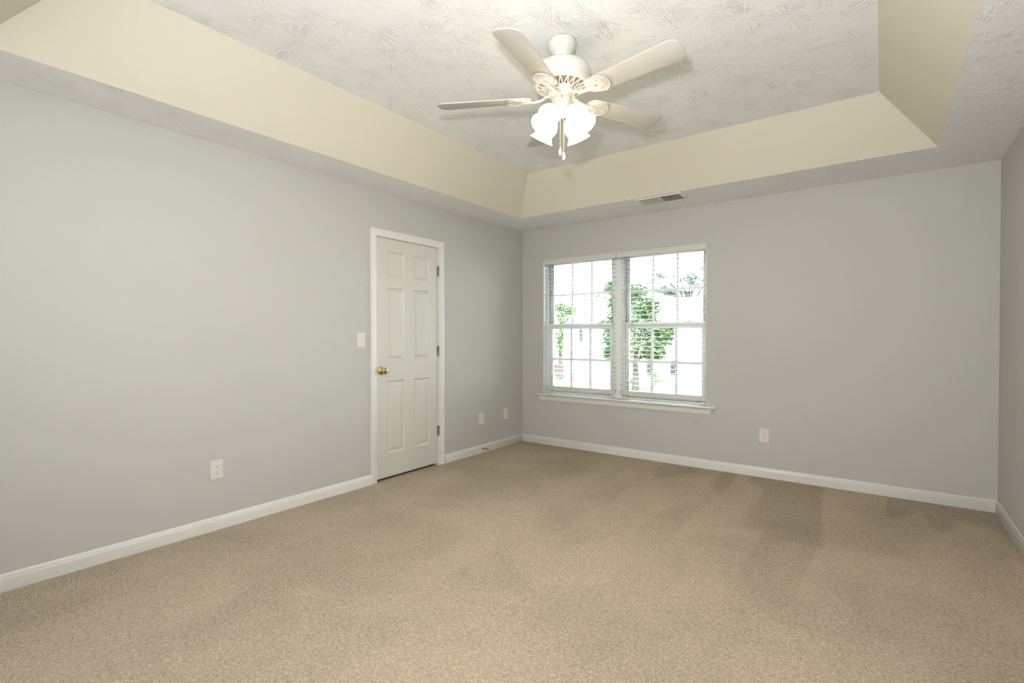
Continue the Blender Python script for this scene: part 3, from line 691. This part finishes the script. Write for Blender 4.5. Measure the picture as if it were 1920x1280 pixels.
MB().box((-60, 16, G), (40, 24, G+0.02)).build('street', M_conc, kind='structure')
# neighbour's house
hx0, hx1, hy0, hy1, he = -21.9, -2.0, 38.0, 47.0, 2.45
hs = empty('neighbor_house', (hx0, hy0, G)); tag(hs, 'white-sided two-storey house with grey shutters across the street', 'house')
HL = (-hx0, -hy0, -G)
b = MB().box((hx0, hy0, G), (hx1, hy1, he))
for k in range(26):                                       # lap siding
    z = G+0.2+k*0.2; b.box((hx0, hy0-0.02, z), (hx1, hy0, z+0.03))
b.build('house_wall', M_siding, hs, loc=HL)
rx0, rx1 = hx0-0.4, hx1+0.4; rz = 4.9; my = (hy0+hy1)/2
b = MB().add([(rx0, hy0-0.4, he-0.05), (rx1, hy0-0.4, he-0.05), (rx1, hy1+0.4, he-0.05), (rx0, hy1+0.4, he-0.05), (rx0+9, my, rz), (rx1-1.5, my, rz)],
             [(0, 1, 5, 4), (1, 2, 5), (2, 3, 4, 5), (3, 0, 4), (0, 3, 2, 1)]); b.build('house_roof', M_roof, hs, loc=HL)
def hwin(x, z0, z1, w=1.0):
    f = MB().box((x-w/2, hy0-0.06, z0), (x+w/2, hy0-0.02, z1)).build('house_window', M_siding, hs, loc=HL)
    MB().box((x-w/2+0.08, hy0-0.07, z0+0.08), (x+w/2-0.08, hy0-0.05, z1-0.08)).build('window_pane', M_siding, f)
def shutter(x, z0, z1):
    b = MB().box((x-0.19, hy0-0.09, z0), (x+0.19, hy0-0.02, z1))
    for k in range(12):
        z = z0+0.06+(z1-z0-0.12)*k/12; b.box((x-0.14, hy0-0.105, z), (x+0.14, hy0-0.09, z+(z1-z0)/26))
    b.build('shutter', M_shut, hs, loc=HL)
hwin(-20.75, 0.67, 1.9); shutter(-19.95, 0.66, 1.90)
hwin(-12.05, -2.1, -0.8); shutter(-11.05, -2.12, -0.83); shutter(-13.15, -2.12, -0.83)
# low brick wall at far left
b = MB().box((-31, 0, 0), (-25.4, 0.3, 0.9)).box((-31.05, -0.03, 0.9), (-25.35, 0.33, 0.97))
br = b.build('brick_wall', M_brick, loc=(0, 45.0, G)); tag(br, 'low red-brick wall seen in the lower left corner of the window', 'wall')
# fence at right
fe = empty('wooden_fence', (-8.8, 37, G)); tag(fe, 'tan wooden picket fence beside the white house, right edge of window', 'fence')
M_fence = mat('tan_pickets', (0.34, 0.26, 0.15), 0.8)
fb = MB()
for k in range(16): fb.box((k*0.16, 0, 0.05), (k*0.16+0.10, 0.03, 1.65))
fb.build('pickets', M_fence, fe)
MB().box((0, 0.03, 0.35), (2.5, 0.07, 0.45)).box((0, 0.03, 1.25), (2.5, 0.07, 1.35)).build('fence_rails', M_fence, fe)
def leaf_cloud(b, clumps, n, size, rng):
    for _ in range(n):
        c, r = rng.choice(clumps)
        v = Vector((rng.gauss(0, 1), rng.gauss(0, 1), rng.gauss(0, 1))).normalized()*(rng.random()**0.45)
        p = Vector(c)+Vector((v.x*r[0], v.y*r[1], v.z*r[2]))
        s = size*rng.uniform(0.6, 1.3); q = Matrix.Rotation(rng.uniform(0, 2*PI), 3, 'Z') @ Matrix.Rotation(rng.uniform(-1.0, 1.0), 3, 'X')
        vs = [p+q @ Vector(u) for u in ((-s*.5, 0, 0), (0, -s*.32, s*.04), (s*.6, 0, -s*.05), (0, s*.32, s*.04))]
        b.add([tuple(x) for x in vs], [(0, 1, 2, 3)])
def tree(name, loc, trunk_h, tr, clumps, n, size, m, label, cat, seed, group=None):
    rng = random.Random(seed); e = empty(name, loc); tag(e, label, cat, group)
    if trunk_h:
        b = MB(); b.tube([(0, 0, 0), (0.03, 0, trunk_h*.4), (-0.05, 0.05, trunk_h)], [tr*1.25, tr, tr*.7], 12)
        for c, r in clumps[::2]: b.tube([(-0.02, 0.02, trunk_h*0.8), (c[0]*.5, c[1]*.5, (trunk_h+c[2])*.5), c], [tr*.45, tr*.25, tr*.08], 7)
        b.build('trunk', M_bark, e, smooth=50)
    b = MB(); leaf_cloud(b, clumps, n, size, rng); b.build('foliage', m, e)
    return e
# main tree in front of the house
cl = [((0, 0, 3.5), (2.3, 2.0, 1.1)), ((-1.9, 0, 3.9), (1.1, 1.2, 1.2)), ((1.9, 0, 4.2), (1.2, 1.2, 0.9)), ((-1.6, 0, 5.3), (1.3, 1.2, 1.0)), ((0.3, 0, 5.2), (1.6, 1.5, 1.1)),
      ((-1.9, 0, 2.8), (0.9, 0.9, 0.6)), ((0.9, 0, 6.4), (1.1, 1.1, 0.9)), ((-1.2, 0, 6.9), (1.2, 1.1, 0.9)), ((-0.2, 0, 7.7), (1.2, 1.1, 0.7)), ((-1.9, 0, 8.1), (0.7, 0.7, 0.6)),
      ((1.5, 0, 2.9), (1.0, 1.0, 0.55)), ((2.3, 0, 4.6), (0.7, 0.8, 0.5))]
tree('leafy_tree', (-12.15, 32.5, G), 2.6, 0.24, cl, 12000, 0.30, M_leaf, 'green leafy tree standing in front of the white house, middle of the window', 'tree', 3)
rng = random.Random(12)
cl = []
for _ in range(34):
    t = rng.random()**0.6; x = -4.5+7.0*t
    cl.append(((x, rng.uniform(-1.5, 1.5), 10.2+0.28*x*0.5+rng.uniform(-1.2, 1.5)), (0.6, 0.7, 0.4)))
tree('leafy_tree.001', (-14.0, 52.0, G), 8.5, 0.35, cl, 1500, 0.34, M_leaf2, 'sparse bluish-green treetop showing above the roof at the upper right of the window', 'tree', 5)
cl = [((rng.uniform(-3.4, 3.2), rng.uniform(-1, 1), 9.6+rng.uniform(-0.9, 1.0)), (0.5, 0.6, 0.35)) for _ in range(16)]
tree('leafy_tree.003', (-23.5, 53.0, G), 8.5, 0.30, cl, 420, 0.34, M_leaf2, 'thin wispy treetop behind the roof, seen through the upper left pane', 'tree', 15)
cl = [((0, 0, 7.6), (0.9, 1.0, 1.2)), ((0.3, 0, 6.0), (1.2, 1.2, 1.1)), ((0.3, 0, 4.4), (1.3, 1.2, 1.0)), ((0.2, 0, 3.0), (1.3, 1.2, 0.9)), ((1.5, 0, 7.4), (0.8, 0.8, 0.6))]
tree('leafy_tree.002', (-29.2, 49.5, G), 4.0, 0.25, cl, 3600, 0.30, M_leaf3, 'yellow-green tree beyond the white house at the far left of the window', 'tree', 8)
tree('bush', (-12.0, 36.8, G), 0, 0, [((0, 0, 0.4), (0.9, 0.6, 0.4)), ((-0.3, 0, 1.0), (0.6, 0.5, 0.35))], 420, 0.2, M_leaf3, 'low bush on the ground right of the tree trunk', 'bush', 21, 'bushes by the white house')
tree('bush.001', (-21.5, 36.6, G), 0, 0, [((0, 0, 0.4), (0.8, 0.6, 0.4))], 330, 0.2, M_leaf2, 'low bush near the low brick wall at the lower left of the window', 'bush', 22, 'bushes by the white house')
tree('bush.002', (-14.3, 36.4, G), 0, 0, [((0, 0, 0.35), (0.5, 0.5, 0.3))], 160, 0.2, M_leaf, 'small bush on the ground left of the tree trunk', 'bush', 23, 'bushes by the white house')
